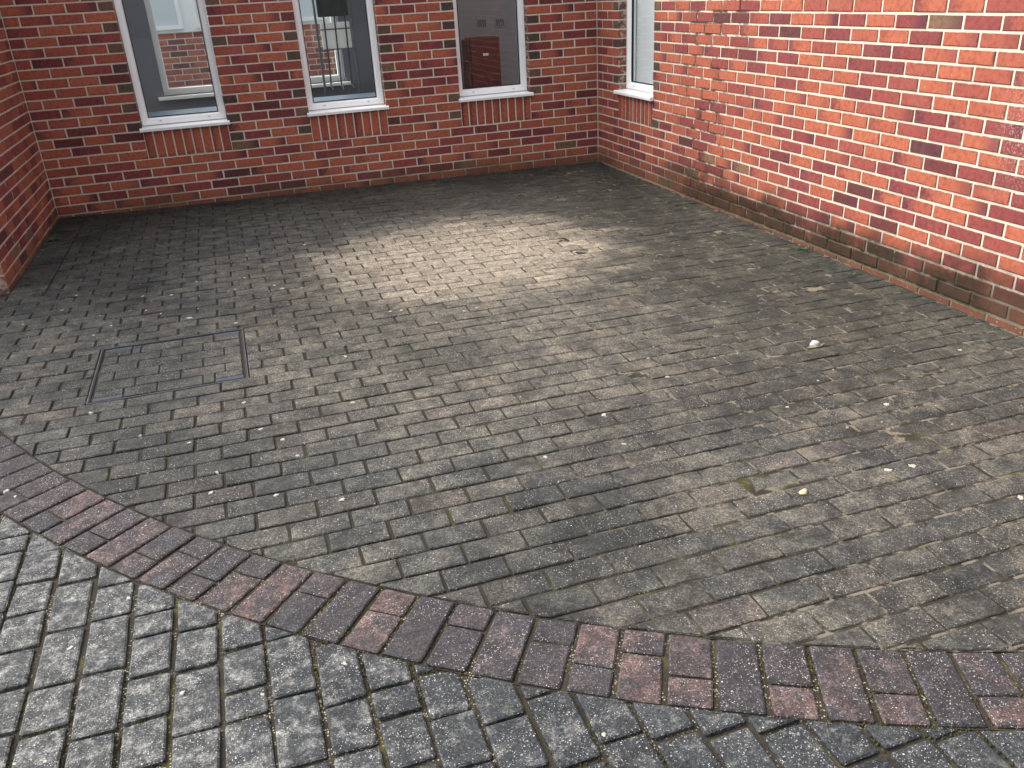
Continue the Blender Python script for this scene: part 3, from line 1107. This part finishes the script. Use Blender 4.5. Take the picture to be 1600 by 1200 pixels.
MB().box(-1.3, 1.15, -0.31, 0.33, 0.545, 0.575).build('top', BENCH, bench, bevel=0.004)
for sx in (-1.2, 1.05):
    MB().box(sx - 0.02, sx + 0.02, -0.26, 0.28, 0.0, 0.545).build('leg', DARK, bench)
# light steel rack by the second window
rack = thing('metal_rack', 'thin metal rack with curved rods behind the second window', 'rack', (-2.24, 1.12, 0.15))
for dx in (-0.10, 0.0, 0.10):
    MB().tube([(dx, -0.10, 0.62), (dx - 0.01, -0.03, 0.66), (dx, 0.0, 0.80), (dx + 0.01, 0.0, 1.35), (dx + 0.01, 0.0, 1.9)], 0.008).build('rod', DARK, rack)
for dz in (0.98, 1.16, 1.75):
    MB().tube([(-0.17, 0.012, dz), (0.17, 0.012, dz)], 0.006).build('crossbar', STEEL, rack)
for dx in (-0.17, 0.17):
    MB().tube([(dx, 0.0, 0.0), (dx, 0.0, 1.95)], 0.012).build('upright', STEEL, rack)
MB().box(-0.13, 0.15, 0.03, 0.05, 0.98, 1.22).build('panel', WHITE, rack, bevel=0.003)
MB().box(-0.14, 0.15, 0.03, 0.05, 1.27, 1.62).build('panel', DARK, rack, bevel=0.003)
# red cabinet and two sockets behind the third window
cab = thing('red_cabinet', 'dark red upright case with a small white badge behind the third window', 'cabinet', (-0.685, 1.45, 0.15))
MB().box(-0.165, 0.165, -0.11, 0.11, 0.0, 0.98).build('body', RED, cab, bevel=0.02)
MB().box(-0.195, -0.166, -0.10, 0.10, 0.0, 0.96).build('side_panel', DARK, cab, bevel=0.006)
MB().box(-0.028, 0.030, -0.118, -0.111, 0.80, 0.825).build('badge', WHITE, cab, bevel=0.002)
for k, (sx, sz, lab) in enumerate(((-0.575, 1.25, 'small dark vent grille above the red case'), (-0.37, 1.245, 'small dark vent grille beside the right jamb of the third window'))):
    s_ = thing('wall_vent', lab, 'vent', (sx, 1.779, sz), 0, 'vent grilles on the room wall')
    MB().box(-0.055, 0.055, -0.008, 0.0, -0.045, 0.045).build('plate', PLASTER, s_, bevel=0.002)
    for j_ in range(4):
        MB().box(-0.040 + j_ * 0.023, -0.028 + j_ * 0.023, -0.0095, -0.0081, -0.034, 0.034).build('slot', DARK, s_)
# blind in the side window
bl_ = thing('window_blind', 'pale grey blind drawn down inside the narrow side window', 'blind', (0.150, -0.7875, 0.70))
MB().box(0.0, 0.004, -0.36, 0.36, 0.02, 1.44).build('fabric', BLIND, bl_)
MB().box(-0.006, 0.010, -0.36, 0.36, 0.0, 0.02).build('bottom_bar', WHITE, bl_, bevel=0.003)

# brick wall across the inner court, seen through both windows
court = thing('brick_wall', 'dark brick wall with pale windows above it, seen across the court through the far window', 'brick wall', (0, 5.2, 0))
lay(court, courses(-6.5, 0.5, 0, 17, 0, []), limit=0)
backing(court, -6.6, 0.6, -0.2, 17 * BH - 0.003, [])
MB().box(-6.6, 0.6, 0.02, 0.30, 17 * BH + 0.001, 3.0).build('upper_wall', WHITE, court)
for k in range(7):
    x0 = -6.4 + k * 0.95
    f_ = MB()
    for q in ((x0, x0 + 0.80, 1.32, 1.37), (x0, x0 + 0.80, 2.45, 2.50), (x0, x0 + 0.05, 1.37, 2.45), (x0 + 0.75, x0 + 0.80, 1.37, 2.45), (x0 + 0.05, x0 + 0.75, 1.78, 1.82)):
        f_.box(q[0], q[1], -0.03, 0.018, q[2], q[3])
    w = f_.build('window', PVC, court)
    MB().box(x0 + 0.04, x0 + 0.76, 0.0, 0.012, 1.36, 2.46).build('blind', CREAM if k % 2 else BLIND, w)
MB().box(-6.6, 0.6, 1.751, 5.2, 0.02, 0.10).build('court_ground', plain('court_slabs', (0.22, 0.22, 0.21), 0.9, 0.2, 0.2, 8), kind='structure')

# ------------------------------------------------------------------ small things on the paving
LIC = [(-4.432, -2.282, 0.0186), (-4.476, -2.539, 0.0177), (-4.178, -2.935, 0.0147), (-4.256, -3.051, 0.0126), (-4.371, -3.244, 0.0155), (-4.652, -2.702, 0.0114), (-4.045, -2.473, 0.0142), (-3.881, -2.524, 0.0181), (-3.741, -2.314, 0.0147), (-4.012, -2.75, 0.0115), (-3.929, -2.844, 0.0114), (-3.519, -2.578, 0.0162), (-3.249, -2.69, 0.024), (-3.139, -2.728, 0.0159), (-3.288, -2.607, 0.0182), (-3.454, -2.366, 0.0168), (-3.532, -3.184, 0.0198), (-3.774, -2.991, 0.0259), (-3.534, -4.214, 0.0143), (-4.162, -4.054, 0.0158), (-3.045, -3.885, 0.0174), (-3.09, -4.402, 0.014), (-3.401, -4.624, 0.0156), (-3.754, -4.506, 0.0144), (-3.945, -4.364, 0.0121), (-3.48, -4.5, 0.0147), (-3.02, -1.756, 0.0188), (-4.101, -1.653, 0.0116), (-4.383, -4.628, 0.0158), (-3.653, -4.787, 0.0134), (-3.675, -4.927, 0.014), (-3.458, -5.033, 0.015), (-3.243, -5.15, 0.0158), (-3.358, -4.776, 0.0112), (-4.346, -4.684, 0.012), (-1.406, -5.687, 0.0196), (-1.31, -5.694, 0.0219), (-1.133, -5.986, 0.0223), (-2.178, -5.168, 0.0133), (-2.488, -5.144, 0.0155), (-2.15, -4.93, 0.009), (-1.744, -4.699, 0.0153), (-3.349, -5.941, 0.0127), (-3.912, -5.445, 0.0126), (-4.049, -5.613, 0.0126), (-3.753, -5.896, 0.0124), (-2.81, -6.389, 0.0104), (-3.56, -5.974, 0.0098), (-4.121, -5.99, 0.0076), (-4.054, -6.006, 0.0084), (-1.451, -4.605, 0.0116), (-0.392, -4.964, 0.014), (-1.44, -5.144, 0.0114), (-1.175, -4.986, 0.0107), (-1.333, -5.377, 0.0108), (-1.066, -5.277, 0.0175), (-2.723, -3.358, 0.0161), (-2.663, -3.364, 0.0179), (-2.529, -3.625, 0.0137), (-2.348, -3.518, 0.0158), (-2.27, -3.499, 0.0142), (-1.729, -4.484, 0.0118)]
for _ in range(160):
    LIC.append((random.uniform(-4.6, -0.5), random.uniform(-6.4, -1.2), random.uniform(0.002, 0.006)))
V, Fc = [], []
for x, y, r in LIC:
    o_ = len(V)
    n = 14
    el, an = random.uniform(0.55, 0.9), random.uniform(0, 3.14)
    z_ = gz(x, y)
    pts = []
    for i_ in range(n):
        t = 2 * math.pi * i_ / n
        rr = r * 0.85 * random.uniform(0.55, 1.15)
        a_, b_ = rr * math.cos(t), rr * el * math.sin(t)
        pts.append((x + a_ * math.cos(an) - b_ * math.sin(an), y + a_ * math.sin(an) + b_ * math.cos(an)))
    V += [(p[0], p[1], z_ - 0.004) for p in pts] + [(x + (p[0] - x) * 0.8, y + (p[1] - y) * 0.8, z_ + 0.0022) for p in pts]
    Fc += [(o_ + i_, o_ + (i_ + 1) % n, o_ + n + (i_ + 1) % n, o_ + n + i_) for i_ in range(n)] + [tuple(o_ + n + i_ for i_ in range(n))]
obj('lichen', mesh('lichen', V, Fc, LICHEN), kind='stuff')

# moss in the wide joints of the border and the pavement
V, Fc = [], []
tufts = []
for poly in pav_band + pav_lower:
    n = len(poly)
    c = Vector((sum(p[0] for p in poly) / n, sum(p[1] for p in poly) / n))
    if project((c.x, c.y, 0)) is None or seen_area([(x_, y_, gz(x_, y_)) for x_, y_ in poly]) <= 0:
        continue
    for i_ in range(n):
        a_, b_ = Vector(poly[i_]), Vector(poly[(i_ + 1) % n])
        hsh = math.sin(a_.x * 7.1 + a_.y * 3.3) + math.sin(a_.x * 2.3 - a_.y * 5.9)
        if hsh < 0.75:
            continue
        for _ in range(int(8 * (b_ - a_).length / 0.15) + 2):
            p = a_.lerp(b_, random.random())
            out_ = (p - c).normalized() * random.uniform(0.001, 0.009)
            tufts.append((p.x + out_.x, p.y + out_.y, random.uniform(0.0018, 0.0046)))
for x, y, r in tufts:
    o_ = len(V)
    z_ = gz(x, y) - 0.0085
    for i_ in range(5):
        t = 2 * math.pi * i_ / 5 + random.random()
        V.append((x + r * math.cos(t), y + r * math.sin(t), z_))
    V.append((x + random.uniform(-.001, .001), y + random.uniform(-.001, .001), z_ + r * 1.6 + 0.002))
    Fc += [(o_ + i_, o_ + (i_ + 1) % 5, o_ + 5) for i_ in range(5)]
obj('moss', mesh('moss', V, Fc, MOSS), kind='stuff')


# grit, crumbs of mortar and dry moss swept against the walls and into the joints
V, Fc = [], []
GRIT = []
for _ in range(1500):
    k = random.random()
    off = abs(random.gauss(0, 0.035)) + 0.004
    if k < 0.42:
        GRIT.append((-0.022 - off, random.uniform(-6.2, -0.02)))
    elif k < 0.72:
        GRIT.append((random.uniform(-WID, 0), -0.006 - off * 0.8))
    elif k < 0.86:
        GRIT.append((-WID + 0.006 + off, random.uniform(-2.1, 0)))
    else:
        GRIT.append((random.uniform(-4.2, -0.2), random.uniform(-6.6, -0.6)))
for x, y in GRIT:
    rr = random.uniform(0.0012, 0.0040)
    o_ = len(V)
    z_ = gz(x, y) - 0.001
    t = random.uniform(0, 6.28)
    V += [(x + rr * math.cos(t + 2.09 * i_) * random.uniform(0.7, 1.3), y + rr * math.sin(t + 2.09 * i_) * random.uniform(0.7, 1.3), z_) for i_ in range(3)] + [(x, y, z_ + rr * random.uniform(0.7, 1.4))]
    Fc += [(o_, o_ + 1, o_ + 3), (o_ + 1, o_ + 2, o_ + 3), (o_ + 2, o_, o_ + 3)]
obj('grit', mesh('grit', V, Fc, plain('grit', (0.16, 0.135, 0.10), 0.95, 0.1, 0.8, 35)), kind='stuff')


def weed(x, y, size, n, label, lean=(0, 0)):
    V, Fc = [], []
    for _ in range(n):
        t = random.uniform(0, 2 * math.pi)
        L = size * random.uniform(0.5, 1.0)
        w = L * random.uniform(0.16, 0.3)
        d = Vector((math.cos(t) + lean[0], math.sin(t) + lean[1], 0)).normalized()
        s = Vector((-d.y, d.x, 0))
        o_ = len(V)
        rise = random.uniform(0.25, 1.0)
        for f_, ww in ((0.0, 0.25), (0.45, 1.0), (0.8, 0.7), (1.0, 0.05)):
            c = d * (L * f_) + Vector((0, 0, L * rise * (f_ - 0.55 * f_ * f_)))
            V += [tuple(c - s * w * ww / 2), tuple(c + s * w * ww / 2)]
        Fc += [(o_ + 2 * i_, o_ + 2 * i_ + 1, o_ + 2 * i_ + 3, o_ + 2 * i_ + 2) for i_ in range(3)]
    o = obj('weed', mesh('weed', V, Fc, LEAF), None, (x, y, gz(x, y) - 0.004), label=label, category='weed', group='weeds growing at the foot of the walls')
    return o


weed(-4.775, -0.78, 0.075, 26, 'low green weed in the joint at the foot of the left wall', (0.5, 0))
weed(-4.775, -1.90, 0.05, 16, 'small weed beside the outside corner of the left wall', (0.5, 0))
weed(-0.045, -0.05, 0.06, 18, 'dark green weed in the corner between the back wall and the right wall', (-0.4, -0.4))
weed(-0.065, -3.34, 0.055, 24, 'bright green weed at the foot of the right wall, far one of two', (-0.6, 0))
weed(-0.12, -3.88, 0.035, 12, 'tiny weed between pavers near the right wall, close one of two', (-0.4, 0))


def pebble(x, y, sx, sy, sz, mat, label, name='stone', ang=0.0):
    bm = bmesh.new()
    bmesh.ops.create_icosphere(bm, subdivisions=3, radius=1.0)
    rnd = random.Random(int(abs(x * 1000)))
    ph = [rnd.uniform(0, 6) for _ in range(6)]
    for v in bm.verts:
        k = 1 + 0.10 * math.sin(3 * v.co.x + ph[0]) * math.sin(2.5 * v.co.y + ph[1]) + 0.07 * math.sin(5 * v.co.z + ph[2] + 3 * v.co.x)
        v.co = Vector((v.co.x * sx * k, v.co.y * sy * k, max(v.co.z, -0.45) * sz * k))
    me = bpy.data.meshes.new(name)
    bm.to_mesh(me)
    bm.free()
    me.polygons.foreach_set('use_smooth', [True] * len(me.polygons))
    me.materials.append(mat)
    return obj(name, me, None, (x, y, gz(x, y) + sz * 0.42), (0, 0, ang), label=label, category='stone')


pebble(-0.95, -4.66, 0.023, 0.018, 0.019, plain('white_stone', (0.44, 0.44, 0.46), 0.7, 0.3, 0.15, 60, 0, 0.3), 'small rounded white stone lying on the dark pavers near the right wall')
leafm = plain('dry_leaf', (0.20, 0.15, 0.09), 0.8, 0.2, 0.3, 80)
V = [(-0.055, -0.004, 0.004), (-0.02, 0.012, 0.006), (0.02, 0.010, 0.003), (0.05, 0.0, 0.009), (0.018, -0.014, 0.004), (-0.022, -0.013, 0.003)]
obj('dry_leaf', mesh('dry_leaf', V + [(a, b, c + 0.0012) for a, b, c in V], [(5, 4, 3, 2, 1, 0), (6, 7, 8, 9, 10, 11)] + [(i, (i + 1) % 6, 6 + (i + 1) % 6, 6 + i) for i in range(6)], leafm), None, (-0.952, -4.672, gz(-0.952, -4.672) - 0.001), label='shrivelled brown leaf under the small white stone', category='leaf')
pebble(-1.764, -5.698, 0.020, 0.012, 0.007, plain('tan_stone', (0.42, 0.35, 0.22), 0.8, 0.2, 0.2, 60, 0, 0.3), 'flat tan stone chip lying on the pavers before the red border', 'stone', 0.4)
pebble(-2.152, -4.925, 0.009, 0.006, 0.006, plain('chip_stone', (0.66, 0.65, 0.66), 0.7, 0.3, 0.1, 60), 'tiny white chip lying in the middle of the bay', 'stone')
print('objects', len(S.objects))
